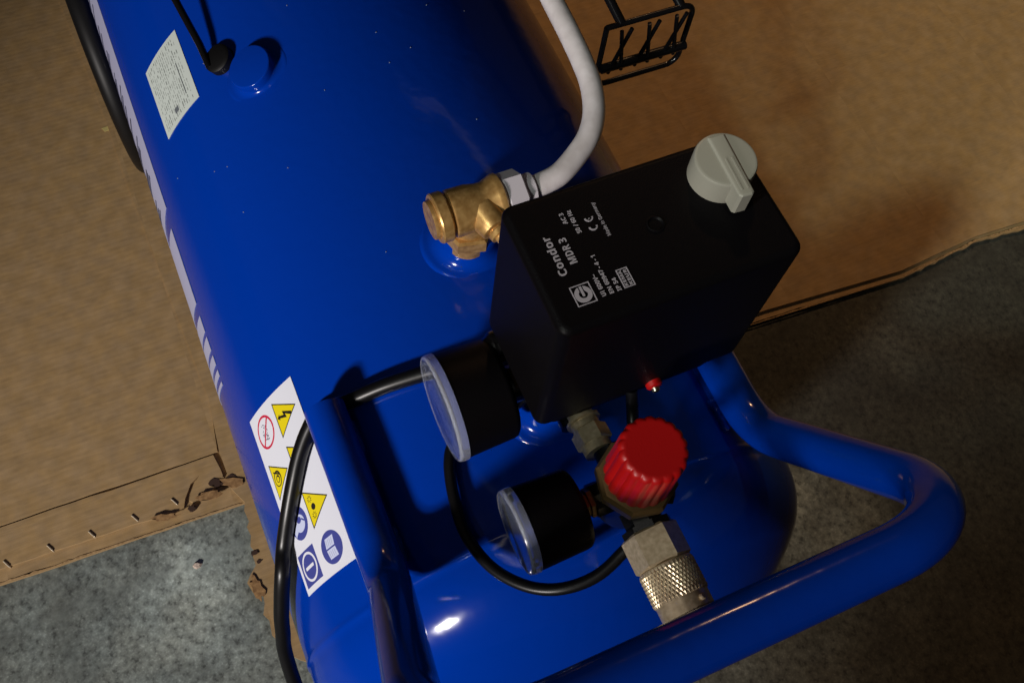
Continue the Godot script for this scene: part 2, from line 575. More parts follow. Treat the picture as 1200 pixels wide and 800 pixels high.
func build_cardboard() -> void:
	var t := Node3D.new()
	t.name = "cardboard_sheet"
	t.set_meta("label", "flattened brown cardboard box lying under the blue compressor")
	t.set_meta("category", "cardboard")
	add_child(t, true)
	var m := mat(Color.WHITE, 0.8)
	m.albedo_texture = card_texture()
	m.uv1_scale = Vector3(5.5, 5.5, 1)
	m.normal_enabled = true
	m.normal_texture = flute_normals()
	m.normal_scale = 0.16
	M.card = m
	var torn := mat(Color(0.66, 0.52, 0.34), 0.9)
	torn.albedo_texture = noise_tex(0.05, 4, Color(0.6, 0.55, 0.5), Color(1, 1, 1), 52, 256)
	tri_map(torn, 12.0)
	M.torn = torn
	var rng := RandomNumberGenerator.new()
	rng.seed = 8
	# bottom layer, front edge as in the photograph
	var p := PackedVector2Array([Vector2(-1.2, -1.6), Vector2(1.6, -1.6), Vector2(1.6, -0.095)])
	var edge := [Vector2(0.80, -0.112), Vector2(0.64, -0.1155), Vector2(0.585, -0.121), Vector2(0.54, -0.117), Vector2(0.4876, -0.1126), Vector2(0.3356, -0.1239), Vector2(0.1, -0.128), Vector2(-0.172, -0.1346), Vector2(-0.37, -0.1428), Vector2(-0.6, -0.152), Vector2(-1.2, -0.17)]
	for i in edge.size() - 1:
		p.append_array(ragged(edge[i], edge[i + 1], 9, 0.0009, rng))
	p.append(edge[edge.size() - 1])
	var s := Shape.new()
	s.prism(p, 0.0006, 0.0036)
	part("bottom_layer", s, m, t, 20.0)
	# upper panel on the left, cut along a line parallel to the edge
	p = PackedVector2Array([Vector2(-1.2, -1.55), Vector2(-0.235, -1.55), Vector2(-0.1863, -0.56)])
	p.append_array(ragged(Vector2(-0.1845, -0.47), Vector2(-0.1755, -0.26), 8, 0.0006, rng))
	p.append_array(PackedVector2Array([Vector2(-0.1745, -0.235), Vector2(-0.1815, -0.1862)]))
	p.append_array(ragged(Vector2(-0.1858, -0.1862), Vector2(-0.275, -0.1878), 8, 0.0004, rng))
	p.append_array(ragged(Vector2(-0.275, -0.1886), Vector2(-0.40, -0.1902), 8, 0.0004, rng))
	p.append(Vector2(-1.2, -0.205))
	s = Shape.new()
	s.prism(p, 0.0038, 0.0070)
	part("top_panel", s, m, t, 20.0)
	# stapled flap with two tears
	p = PackedVector2Array([Vector2(-1.2, -0.2032), Vector2(-0.40, -0.1886)])
	p.append_array(ragged(Vector2(-0.36, -0.1880), Vector2(-0.275, -0.1868), 6, 0.0003, rng))
	p.append_array(PackedVector2Array([Vector2(-0.272, -0.1856), Vector2(-0.1858, -0.1846), Vector2(-0.1836, -0.1700), Vector2(-0.1832, -0.1622), Vector2(-0.1905, -0.1635), Vector2(-0.1885, -0.1575), Vector2(-0.1930, -0.1560), Vector2(-0.1960, -0.1530), Vector2(-0.2060, -0.1525), Vector2(-0.2125, -0.1508), Vector2(-0.2150, -0.1530), Vector2(-0.2085, -0.1640), Vector2(-0.2015, -0.1712), Vector2(-0.2100, -0.1665), Vector2(-0.2175, -0.1560), Vector2(-0.2205, -0.1490)]))
	p.append_array(ragged(Vector2(-0.228, -0.1475), Vector2(-0.262, -0.1508), 5, 0.0007, rng))
	p.append_array(ragged(Vector2(-0.262, -0.1508), Vector2(-0.40, -0.1552), 12, 0.0004, rng))
	p.append(Vector2(-1.2, -0.183))
	s = Shape.new()
	s.prism(p, 0.0038, 0.0066)
	part("stapled_flap", s, m, t, 20.0)
	# right upper panel
	p = PackedVector2Array([Vector2(-0.02, -1.5), Vector2(1.55, -1.5), Vector2(1.55, -0.11)])
	for e in [Vector2(0.80, -0.120), Vector2(0.64, -0.1225), Vector2(0.585, -0.1255), Vector2(0.54, -0.123), Vector2(0.4876, -0.1195), Vector2(0.3356, -0.131), Vector2(-0.02, -0.138)]:
		p.append(e)
	s = Shape.new()
	s.prism(p, 0.0038, 0.0066)
	part("top_panel", s, m, t, 20.0)
	# folded strip along the tank, torn off at the front
	p = PackedVector2Array([Vector2(-0.232, -1.5), Vector2(-0.05, -1.5), Vector2(-0.05, -0.1335), Vector2(-0.11, 0.02), Vector2(-0.13, 0.015), Vector2(-0.150, 0.03), Vector2(-0.160, 0.012), Vector2(-0.170, 0.004), Vector2(-0.1775, -0.004), Vector2(-0.1800, -0.014), Vector2(-0.1845, -0.022), Vector2(-0.1830, -0.034), Vector2(-0.1860, -0.040), Vector2(-0.1825, -0.048), Vector2(-0.1815, -0.0555), Vector2(-0.1885, -0.0600), Vector2(-0.1905, -0.0690), Vector2(-0.1865, -0.0740), Vector2(-0.1800, -0.0800), Vector2(-0.1800, -0.0880), Vector2(-0.1770, -0.0900), Vector2(-0.1795, -0.0965), Vector2(-0.1765, -0.1050), Vector2(-0.1775, -0.1130), Vector2(-0.1745, -0.1170), Vector2(-0.1755, -0.1270), Vector2(-0.173, -0.134), Vector2(-0.1800, -0.1500), Vector2(-0.1760, -0.1560), Vector2(-0.1795, -0.1640), Vector2(-0.1800, -0.186), Vector2(-0.1752, -0.235), Vector2(-0.1762, -0.26), Vector2(-0.1852, -0.47), Vector2(-0.1865, -0.56)])
	s = Shape.new()
	s.prism(p, 0.0038, 0.0082)
	part("torn_strip", s, m, t, 20.0)
	# pale liner showing along the torn front edges
	var pale := mat(Color(0.72, 0.6, 0.43), 0.9)
	pale.albedo_texture = noise_tex(0.08, 4, Color(0.7, 0.66, 0.6), Color(1, 1, 1), 55, 256)
	tri_map(pale, 14.0)
	for e in [[Vector2(-0.40, -0.1442), Vector2(-0.1760, -0.1349), 0.0012], [Vector2(0.30, -0.1238), Vector2(0.4876, -0.1130), 0.0010], [Vector2(0.4876, -0.1130), Vector2(0.585, -0.1214), 0.0018], [Vector2(0.585, -0.1214), Vector2(0.70, -0.1146), 0.0012]]:
		var up := ragged(e[0] + Vector2(0, -e[2]), e[1] + Vector2(0, -e[2]), 60, e[2] * 0.55, rng)
		up.append(e[1] + Vector2(0, -e[2] * 0.6))
		up.append(e[1])
		up.append(e[0])
		s = Shape.new()
		s.prism(up, 0.0037, 0.0041)
		part("torn_liner", s, pale, t, 20.0)
	# loose torn tongues
	for k in [[Vector2(-0.184, -0.062), Vector2(0.005, 0.013), -0.1], [Vector2(-0.178, -0.155), Vector2(0.012, 0.005), 0.5], [Vector2(-0.2, -0.1505), Vector2(0.014, 0.004), 0.1], [Vector2(-0.236, -0.146), Vector2(0.012, 0.003), 0.2]]:
		s = Shape.new()
		var q := PackedVector2Array()
		for i in 17:
			var a := TAU * i / 17
			q.append(k[0] + (Vector2(cos(a), sin(a)) * k[1] * rng.randf_range(0.55, 1.1)).rotated(k[2]))
		s.prism(q, 0.0086, 0.0094)
		part("torn_tongue", s, torn, t, 20.0)
	# torn holes: brown fluting, with the shade inside put into the colour
	var tear_shade_mat := mat(Color(0.2, 0.12, 0.07), 0.8)
	for q in [[Vector2(-0.1905, -0.1600), 0.006], [Vector2(-0.1830, -0.1570), 0.005], [Vector2(-0.1770, -0.1595), 0.0042], [Vector2(-0.2150, -0.1460), 0.004], [Vector2(-0.1775, -0.0905), 0.0036], [Vector2(-0.1765, -0.082), 0.003]]:
		s = Shape.new()
		var pp := PackedVector2Array()
		for i in 11:
			var a := TAU * i / 11
			pp.append(q[0] + Vector2(cos(a), sin(a) * 0.7) * q[1] * rng.randf_range(0.5, 1.1))
		s.prism(pp, 0.0038, 0.0072 if q[0].x < -0.1795 else 0.0087)
		part("brown_tear_shade", s, tear_shade_mat, t, 20.0)
	# staples
	for q in [Vector2(-0.3615, -0.1565), Vector2(-0.3275, -0.1563), Vector2(-0.2946, -0.1550), Vector2(-0.2597, -0.1552), Vector2(-0.2265, -0.1565)]:
		s = Shape.new()
		var d := Vector3(0.0034, 0, 0.0062) * 0.5
		var c := Vector3(q.x, 0.0069, q.y)
		s.tube(rounded_path([c - d + Vector3(0, -0.003, 0), c - d + Vector3(0, 0.0006, 0), c + d + Vector3(0, 0.0006, 0), c + d + Vector3(0, -0.003, 0)], [0.0007, 0.0007], 4), 0.0005, 8)
		part("staple", s, M.staple, t, 50.0)

func small_debris() -> void:
	var rng := RandomNumberGenerator.new()
	rng.seed = 33
	var s := Shape.new()
	var r0 := PackedVector3Array()
	var r1 := PackedVector3Array()
	for i in 7:
		var a := TAU * i / 7
		var r := rng.randf_range(0.6, 1.0)
		r0.append(Vector3(cos(a) * 0.005 * r, 0.0, sin(a) * 0.0035 * r))
		r1.append(Vector3(cos(a) * 0.003 * r, rng.randf_range(0.0018, 0.0028), sin(a) * 0.002 * r))
	s.loft([r0, r1])
	var o := part("plaster_chip", s, mat(Color(0.66, 0.6, 0.55), 0.8), self, 10.0)
	o.position = Vector3(-0.2245, 0.0, -0.1)
	o.set_meta("label", "pale chip of plaster on the concrete before the stapled cardboard edge")
	o.set_meta("category", "chip")
	s = Shape.new()
	s.prism(PackedVector2Array([Vector2(-0.006, -0.002), Vector2(0.005, -0.003), Vector2(0.006, 0.002), Vector2(-0.004, 0.003)]), 0.0, 0.0006)
	o = part("paper_scrap", s, mat(Color(0.72, 0.66, 0.42), 0.7), self, 10.0)
	o.position = Vector3(-0.1865, 0.0071, -0.551)
	o.set_meta("label", "tiny yellowish paper scrap on the cardboard beside the black wheel")
	o.set_meta("category", "paper scrap")

# ---------------------------------------------------------------- the compressor
func build_tank() -> void:
	var s := Shape.new()
	var pr := []
	var dome := func(z0: float, rk: float, rc: float, sgn: float) -> Array:
		var o := []
		var ck := RT - rk
		var d := sqrt((rc - rk) * (rc - rk) - ck * ck)
		var th := asin(ck / (rc - rk))
		for i in 15:
			var a := (PI / 2 - th) * i / 14
			o.append(Vector2(ck + rk * cos(a), z0 + sgn * rk * sin(a)))
		for i in range(1, 21):
			var a := th * (1.0 - i / 20.0)
			o.append(Vector2(rc * sin(a), z0 + sgn * (rc * cos(a) - d)))
		return o
	var rear: Array = dome.call(-0.66, 0.05, 0.2, -1.0)
	rear.reverse()
	pr.append_array(rear)
	for k in 12:
		pr.append(Vector2(RT, lerpf(-0.62, 0.046, k / 11.0)))
	pr.append_array([Vector2(RT + 0.0004, 0.0482), Vector2(RT + 0.0007, 0.0495), Vector2(RT + 0.0005, 0.0508), Vector2(RT - 0.0002, 0.0522)])
	pr.append_array(dome.call(0.055, 0.05, 0.2, 1.0))
	s.lathe(pr, Vector3.ZERO, Vector3(0, 0, 1), 144)
	part("tank", s, M.blue, comp, 50.0)
	# welded bosses with flared bases
	for b in [[Vector3(0.0, 0.1475, -0.0965), 0.0158, 0.0225, 0.016], [Vector3(0.002, 0.1475, 0.0), 0.0158, 0.0225, 0.016], [oncyl(-26.5, -0.2505, 0.147), 0.0135, 0.019, 0.010]]:
		s = Shape.new()
		var axis: Vector3 = Vector3(b[0].x, b[0].y, 0).normalized()
		var pp := [Vector2(b[2] + 0.004, -0.006), Vector2(b[2] + 0.0022, 0.0008), Vector2(b[2] + 0.0009, 0.0018)]
		for i in 9:
			var a: float = PI / 2 * i / 8.0
			pp.append(Vector2(b[1] + (b[2] - b[1]) * (1.0 - sin(a)), 0.0022 + (b[3] - 0.006) * (1.0 - cos(a)) * 0.8))
		pp.append_array([Vector2(b[1], b[3] - 0.001), Vector2(b[1] - 0.001, b[3])])
		s.lathe(pp, b[0], axis, 40)
		part("welded_boss", s, M.blue, comp, 50.0)

func build_dust() -> void:
	var rng := RandomNumberGenerator.new()
	rng.seed = 91
	var s := Shape.new()
	for k in 30:
		var p := oncyl(rng.randf_range(-62, 30), rng.randf_range(-0.33, 0.04), RT + 0.0001)
		var n := Vector3(p.x, p.y, 0).normalized()
		s.lathe([Vector2(0.00036, -0.0001), Vector2(0.0003, 0.00018), Vector2(0.0001, 0.00024)], p, n, 5, rng.randf() * 6.0)
	part("dust", s, mat(Color(0.5, 0.52, 0.58), 0.8), comp, 20.0).set_meta("kind", "stuff")

func build_handle() -> void:
	var s := Shape.new()
	var y0 := 0.131
	var path := rounded_path([Vector3(-0.0965, y0, -0.043), Vector3(-0.0965, y0, 0.046), Vector3(-0.1088, 0.2496, 0.1292), Vector3(0.1088, 0.2496, 0.1292), Vector3(0.0965, y0, 0.046), Vector3(0.0965, y0, -0.043)], [0.035, 0.042, 0.042, 0.035], 14)
	s.tube(path, 0.0102, 28)
	var h := part("handle", s, M.blue, comp, 50.0)
	# weld beads where the tube lies against the tank
	var rng := RandomNumberGenerator.new()
	rng.seed = 64
	for sg in [-1.0, 1.0]:
		for z0 in [-0.034, 0.022]:
			s = Shape.new()
			var pts := []
			for k in 12:
				pts.append(Vector3(sg * (0.0868 + rng.randf_range(-0.0004, 0.0004)), 0.1235 + rng.randf_range(-0.0003, 0.0003), z0 + k * 0.0016))
			s.tube(smooth_path(pts, 3), 0.0026, 10)
			part("weld_bead", s, M.blue, h, 50.0)
		# bracket block under the tube
		s = Shape.new()
		s.loft([ring_rect(sg * 0.0925, -0.004, 0.108, 0.007, 0.030, 0.002), ring_rect(sg * 0.0925, -0.004, 0.1235, 0.006, 0.030, 0.002)])
		part("bracket", s, M.blue, h, 40.0)

func hex_profile(s: Shape, r: float, l: float, at: Vector3, axis: Vector3, turn := 0.0) -> void:
	s.lathe([Vector2(r * 0.9, 0.0), Vector2(r, r * 0.08), Vector2(r, l - r * 0.08), Vector2(r * 0.9, l)], at, axis, 6, turn)

func build_valve() -> void:
	var v := group_part("check_valve")
	var c := Vector3(0.0, 0.192, -0.0885)
	var X := Vector3.RIGHT
	var s := Shape.new()
	s.lathe([Vector2(0.004, -0.0238), Vector2(0.0092, -0.0238), Vector2(0.0095, -0.0228), Vector2(0.0095, -0.0215), Vector2(0.0116, -0.0213), Vector2(0.0121, -0.0206), Vector2(0.0121, -0.0160), Vector2(0.0116, -0.0153), Vector2(0.0106, -0.0150), Vector2(0.0106, -0.0140), Vector2(0.0115, -0.0135), Vector2(0.0117, -0.0125), Vector2(0.0115, -0.004), Vector2(0.0104, 0.001), Vector2(0.0102, 0.004), Vector2(0.0118, 0.0085), Vector2(0.0124, 0.0095), Vector2(0.0124, 0.0115), Vector2(0.011, 0.0125)], c, X, 40)
	part("valve_body", s, M.brass, v, 35.0)
	s = Shape.new()
	s.lathe([Vector2(0.0102, 0.0), Vector2(0.0102, 0.03)], Vector3(-0.003, 0.158, -0.0905), Vector3.UP, 32)
	hex_profile(s, 0.0138, 0.0095, Vector3(-0.003, 0.166, -0.0905), Vector3.UP, 0.3)
	part("valve_stem", s, M.brass, v, 30.0)
	s = Shape.new()
	var ax := Vector3(0.25, -0.1, 0.96)
	var pc := c + Vector3(0.0005, 0.0015, 0.004)
	s.lathe([Vector2(0.0085, 0.0), Vector2(0.0080, 0.008), Vector2(0.0072, 0.0115), Vector2(0.0064, 0.012)], pc, ax, 28)
	s.lathe([Vector2(0.0044, 0.011), Vector2(0.0046, 0.0125), Vector2(0.0052, 0.013), Vector2(0.0052, 0.0155), Vector2(0.0036, 0.0158), Vector2(0.0034, 0.0195), Vector2(0.0025, 0.020)], pc, ax, 20)
	part("relief_port", s, M.brass, v, 35.0)
	s = Shape.new()
	hex_profile(s, 0.0118, 0.0105, c + X * 0.0127, X, 0.35)
	s.lathe([Vector2(0.0078, 0.0), Vector2(0.0078, 0.005), Vector2(0.0072, 0.0056)], c + X * 0.0232, X, 28)
	part("pipe_nut", s, M.zinc, v, 30.0)
	# delivery pipe
	s = Shape.new()
	var pth := smooth_path([c + X * 0.0275, Vector3(0.034, 0.193, -0.0885), Vector3(0.0432, 0.195, -0.0895), Vector3(0.0545, 0.197, -0.0955), Vector3(0.0640, 0.199, -0.1025), Vector3(0.0715, 0.2005, -0.1130), Vector3(0.0765, 0.202, -0.1270), Vector3(0.0785, 0.203, -0.142), Vector3(0.0790, 0.205, -0.16), Vector3(0.0785, 0.212, -0.20), Vector3(0.075, 0.245, -0.26), Vector3(0.06, 0.3, -0.31), Vector3(0.06, 0.325, -0.36)], 6)
	s.tube(pth, 0.0056, 24)
	part("delivery_pipe", s, M.alu, comp, 50.0)

# print on the top of the switch: reading direction -z, letters' up -x
func top_point(u: float, w: float) -> Vector3:
	return Vector3(u, 0.2902, w)

func lettering(txt: String, a: Vector2, b: Vector2, cap: float, parent: Node, bold := false) -> void:
	# a, b: start and end of the baseline as (x, z)
	var f := SystemFont.new()
	f.font_names = PackedStringArray(["Droid Sans"])
	f.font_weight = 700 if bold else 400
	var t := TextMesh.new()
	t.font = f
	t.text = txt
	t.font_size = 64
	t.pixel_size = 0.01
	t.depth = 0.02
	t.curve_step = 2.0
	t.horizontal_alignment = HORIZONTAL_ALIGNMENT_LEFT
	t.vertical_alignment = VERTICAL_ALIGNMENT_TOP
	var box := t.get_aabb()
	var capm := TextMesh.new()
	capm.font = f
	capm.text = "H"
	capm.font_size = 64
	capm.pixel_size = 0.01
	capm.vertical_alignment = VERTICAL_ALIGNMENT_TOP
	var cb := capm.get_aabb()
	var o := MeshInstance3D.new()
	o.name = "lettering"
	o.mesh = t
	t.material = M.print_white
	var d := Vector3(b.x - a.x, 0, b.y - a.y)
	var rx := d.normalized()
	var ry := Vector3.UP.cross(rx)
	var kx := d.length() / box.size.x
	var ky := cap / cb.size.y
	var bs := Basis(rx * kx, ry * ky, Vector3.UP * 0.008)
	o.transform = Transform3D(bs, top_point(a.x, a.y) - bs * Vector3(box.position.x, cb.position.y, -0.0))
	parent.add_child(o, true)

func flat_on_top(called: String, polys: Array, parent: Node) -> void:
	var s := Shape.new()
	for p in polys:
		s.prism(p, 0.2899, 0.2903)
	part(called, s, M.print_white, parent, 20.0)

func frame_polys(c: Vector2, hx: float, hz: float, w: float) -> Array:
	var r := func(x0: float, x1: float, z0: float, z1: float) -> PackedVector2Array:
		return PackedVector2Array([c + Vector2(x0, z0), c + Vector2(x1, z0), c + Vector2(x1, z1), c + Vector2(x0, z1)])
	return [r.call(-hx, hx, -hz, -hz + w), r.call(-hx, hx, hz - w, hz), r.call(-hx, -hx + w, -hz + w, hz - w), r.call(hx - w, hx, -hz + w, hz - w)]

func build_switch() -> void:
	var g := group_part("pressure_switch")
	var cx := 0.0258
	var hx := 0.0478
	var hz := 0.0272
	var s := Shape.new()
	var rings := [ring_rect(cx, 0, 0.2010, hx - 0.006, hz - 0.004, 0.006), ring_rect(cx, 0, 0.2022, hx - 0.002, hz - 0.0015, 0.006), ring_rect(cx, 0, 0.206, hx, hz, 0.0048)]
	for k in 8:
		rings.append(ring_rect(cx, 0, lerpf(0.21, 0.286, k / 7.0), hx, hz, 0.0048))
	for i in 6:
		var a := PI / 2 * (i + 1) / 6
		rings.append(ring_rect(cx, 0, 0.287 + 0.003 * sin(a), hx - 0.003 * (1 - cos(a)), hz - 0.003 * (1 - cos(a)), 0.0048 - 0.003 * (1 - cos(a))))
	s.loft(rings)
	part("cover", s, M.black, g, 42.0)
	s = Shape.new()
	s.loft([ring_rect(cx, 0, 0.186, hx - 0.013, hz - 0.007, 0.005), ring_rect(cx, 0, 0.1905, hx - 0.007, hz - 0.004, 0.006), ring_rect(cx, 0, 0.2008, hx - 0.004, hz - 0.003, 0.006)])
	part("base_plate", s, M.black, g, 40.0)
	# the distributor under the switch
	s = Shape.new()
	s.lathe([Vector2(0.0125, 0.160), Vector2(0.0145, 0.164), Vector2(0.0145, 0.180), Vector2(0.012, 0.187)], Vector3(0.004, 0, 0), Vector3.UP, 8, 0.39)
	s.lathe([Vector2(0.0078, 0.0), Vector2(0.0078, 0.022)], Vector3(0.0, 0.182, -0.002), Vector3.LEFT, 20)
	s.lathe([Vector2(0.0078, 0.0), Vector2(0.0078, 0.022)], Vector3(0.002, 0.178, 0.002), Vector3.BACK, 20)
	part("distributor", s, M.black_gloss, g, 40.0)
	# cable glands on the left side of the base
	for z in [-0.017]:
		s = Shape.new()
		s.lathe([Vector2(0.0075, 0.0), Vector2(0.0075, 0.007), Vector2(0.006, 0.009), Vector2(0.0045, 0.0125)], Vector3(cx - hx + 0.007, 0.1945, z), Vector3(-1, -0.1, 0), 20)
		part("cable_gland", s, M.black_gloss, g, 40.0)
	# rotary knob
	s = Shape.new()
	var kc := Vector3(0.0582, 0, -0.0112)
	var kr := 0.0116
	s.lathe([Vector2(kr, 0.2895), Vector2(kr, 0.2995), Vector2(kr - 0.0004, 0.3004), Vector2(kr - 0.0013, 0.3008)], kc, Vector3.UP, 48)
	part("rotary_knob", s, M.knob, g, 42.0)
	s = Shape.new()
	var dir := Vector2(-0.06, 1.0).normalized()
	var nrm := dir.orthogonal()
	var outline := func(k: float) -> PackedVector2Array:
		var o := PackedVector2Array()
		for q in [Vector2(-0.0095, -0.0032), Vector2(-0.0095, 0.0032), Vector2(0.0160, 0.0030), Vector2(0.0169, 0.0020), Vector2(0.0169, -0.0020), Vector2(0.0160, -0.0030)]:
			var qq: Vector2 = q - q.sign() * k
			o.append(Vector2(kc.x, kc.z) + dir * qq.x + nrm * qq.y)
		return o
	var to3 := func(p: PackedVector2Array, y: float) -> PackedVector3Array:
		var o := PackedVector3Array()
		for q in p:
			o.append(Vector3(q.x, y, q.y))
		return o
	s.loft([to3.call(outline.call(0.0), 0.2915), to3.call(outline.call(0.0), 0.3014), to3.call(outline.call(0.0003), 0.3019), to3.call(outline.call(0.0009), 0.3022)])
	part("knob_pointer", s, M.knob, g, 30.0)
	s = Shape.new()
	for k in [-0.0012, 0.0012]:
		var a: Vector2 = Vector2(kc.x, kc.z) + dir * 0.001 + nrm * k
		var b: Vector2 = Vector2(kc.x, kc.z) + dir * 0.0145 + nrm * k
		var w: Vector2 = nrm * 0.0003
		s.prism(PackedVector2Array([a + w, b + w, b - w, a - w]), 0.3016, 0.3025)
	part("pointer_rib", s, M.knob, g, 20.0)
	# screw recess
	s = Shape.new()
	s.lathe([Vector2(0.0034, 0.2899), Vector2(0.0034, 0.2905), Vector2(0.0029, 0.2907), Vector2(0.0025, 0.2903), Vector2(0.0022, 0.2899)], Vector3(0.0271, 0, -0.001), Vector3.UP, 24)
	part("screw_recess", s, M.black, g, 40.0)
	# print
	lettering("Condor", Vector2(-0.0102, 0.0062), Vector2(-0.0102, -0.0099), 0.0029, g, true)
	lettering("MDR 3", Vector2(-0.0051, 0.0030), Vector2(-0.0051, -0.0075), 0.0027, g, true)
	lettering("AC 3", Vector2(-0.0017, -0.0123), Vector2(-0.0017, -0.0169), 0.0016, g, true)
	lettering("50 / 60 Hz", Vector2(0.0013, -0.0073), Vector2(0.0013, -0.0170), 0.0016, g, true)
	lettering("Made in Germany", Vector2(0.0105, -0.0027), Vector2(0.0105, -0.0170), 0.0013, g)
	lettering("Ui 600V~", Vector2(-0.0014, 0.0182), Vector2(-0.0014, 0.0094), 0.0015, g, true)
	lettering("EN 60947 - 4 - 1", Vector2(0.0015, 0.0182), Vector2(0.0015, 0.0025), 0.0015, g, true)
	lettering("IP 54", Vector2(0.0044, 0.0182), Vector2(0.0044, 0.0130), 0.0015, g, true)
	lettering("KEMA", Vector2(0.0073, 0.0174), Vector2(0.0073, 0.0112), 0.0011, g, true)
	lettering("KEUR", Vector2(0.0091, 0.0174), Vector2(0.0091, 0.0112), 0.0011, g, true)
	flat_on_top("print_frame", frame_polys(Vector2(0.0077, 0.01435), 0.0021, 0.0037, 0.0003), g)
	# conformity mark, two round letters
	var arcs := []
	for q in [[-0.0077, 0.0], [-0.0115, 1.0]]:
		var p := PackedVector2Array()
		for i in 17:
			var a := deg_to_rad(lerpf(0.0, 180.0, i / 16.0))
			p.append(Vector2(0.0060 - cos(a) * 0.00165, q[0] - 0.0004 + sin(a) * 0.00165))
		for i in 17:
			var a := deg_to_rad(lerpf(180.0, 0.0, i / 16.0))
			p.append(Vector2(0.0060 - cos(a) * 0.00112, q[0] - 0.0004 + sin(a) * 0.00112))
		arcs.append(p)
		if q[1] > 0.5:
			arcs.append(PackedVector2Array([Vector2(0.0057, q[0] - 0.0001), Vector2(0.0057, q[0] + 0.0009), Vector2(0.0063, q[0] + 0.0009), Vector2(0.0063, q[0] - 0.0001)]))
	flat_on_top("conformity_mark", arcs, g)
	# emblem: a thick ring with a keyed slot inside a square frame
	var ec := Vector2(-0.0086, 0.0150)
	flat_on_top("emblem_frame", frame_polys(ec, 0.0036, 0.0039, 0.0003), g)
	var rp := PackedVector2Array()
	for i in 41:
		var a := deg_to_rad(lerpf(18.0, 342.0, i / 40.0))
		rp.append(ec + Vector2(sin(a), -cos(a)) * 0.0031)
	for i in 41:
		var a := deg_to_rad(lerpf(325.0, 35.0, i / 40.0))
		rp.append(ec + Vector2(sin(a), -cos(a)) * 0.00155)
	flat_on_top("emblem", [rp, PackedVector2Array([ec + Vector2(-0.00042, -0.0031), ec + Vector2(0.00042, -0.0031), ec + Vector2(0.00042, 0.0008), ec + Vector2(-0.00042, 0.0008)])], g)
	# red indicator with its screw
	s = Shape.new()
	s.lathe([Vector2(0.0036, -0.001), Vector2(0.0036, 0.0022), Vector2(0.0028, 0.003)], Vector3(0.0312, 0.2068, hz - 0.0005), Vector3(0, -0.1, 1), 18)
	part("red_indicator", s, M.red, g, 40.0)
	s = Shape.new()
	s.lathe([Vector2(0.0018, 0.0), Vector2(0.0018, 0.0036), Vector2(0.0012, 0.0042)], Vector3(0.0314, 0.2058, hz), Vector3(0, -0.25, 1), 14)
	part("indicator_screw", s, M.steel, g, 40.0)

func build_gauge(c: Vector3, r: float, l: float, called_label: String) -> void:
	var g := group_part("pressure_gauge")
	g.set_meta("label", called_label)
	var X := Vector3.RIGHT
	var s := Shape.new()
	s.lathe([Vector2(r * 0.84, 0.0075), Vector2(r * 0.90, 0.0010), Vector2(r * 0.975, 0.0012), Vector2(r * 0.985, 0.002), Vector2(r * 0.95, l * 0.9), Vector2(r * 0.93, l * 0.96), Vector2(r * 0.88, l), Vector2(r * 0.3, l)], c, X, 56)
	part("case", s, M.black, g, 40.0)
	s = Shape.new()
	s.lathe([Vector2(r * 0.30, l - 0.001), Vector2(r * 0.30, l + 0.004), Vector2(r * 0.36, l + 0.0042), Vector2(r * 0.36, l + 0.009)], c, X, 6)
	part("stem", s, M.dark_brass, g, 30.0)
	s = Shape.new()
	s.lathe([Vector2(0.0001, 0.0050), Vector2(r * 0.865, 0.0050), Vector2(r * 0.865, 0.0056), Vector2(0.0001, 0.0056)], c, X, 40)
	part("dial", s, M.dial, g, 40.0)
	# ticks on the dial
	s = Shape.new()
	for k in 25:
		var a := deg_to_rad(-135.0 + 270.0 * k / 24.0)
		var d := Vector3(0, cos(a), sin(a))
		var n := Vector3(0, -sin(a), cos(a))
		var r0 := r * (0.62 if k % 4 == 0 else 0.7)
		var w := r * (0.02 if k % 4 == 0 else 0.011)
		var o := c + X * 0.0048
		s.quad(o + d * r0 - n * w, o + d * r0 + n * w, o + d * r * 0.8 + n * w, o + d * r * 0.8 - n * w)
	part("dial_marks", s, M.dial_ink, g, 20.0, false)
	s = Shape.new()
	var na := deg_to_rad(-130.0)
	var nd := Vector3(0, cos(na), sin(na))
	var nw := Vector3(0, -sin(na), cos(na)) * r * 0.03
	var no := c + X * 0.0036
	s.loft([PackedVector3Array([no - nd * r * 0.2 - nw, no - nd * r * 0.2 + nw, no + nd * r * 0.7]), PackedVector3Array([no - nd * r * 0.2 - nw - X * 0.0004, no - nd * r * 0.2 + nw - X * 0.0004, no + nd * r * 0.7 - X * 0.0004])])
	part("needle", s, M.dial_ink, g, 20.0)
	s = Shape.new()
	s.lathe([Vector2(r * 0.905, 0.0008), Vector2(r, 0.0008), Vector2(r, -0.0020), Vector2(r * 0.985, -0.0030), Vector2(r * 0.95, -0.0034), Vector2(r * 0.88, -0.0035), Vector2(r * 0.5, -0.0041), Vector2(0.0, -0.0043), Vector2(0.0, -0.0031), Vector2(r * 0.5, -0.0029), Vector2(r * 0.86, -0.0023), Vector2(r * 0.895, -0.0016)], c, X, 56)
	part("lens", s, M.lens, g, 40.0)
	s = Shape.new()
	s.lathe([Vector2(r * 1.0005, 0.0010), Vector2(r * 1.012, 0.0008), Vector2(r * 1.012, -0.0016), Vector2(r * 0.995, -0.0031), Vector2(r * 0.965, -0.0036), Vector2(r * 0.965, -0.0034), Vector2(r * 1.0005, -0.0026)], c, X, 56)
	part("lens_edge", s, M.lens_edge, g, 40.0)

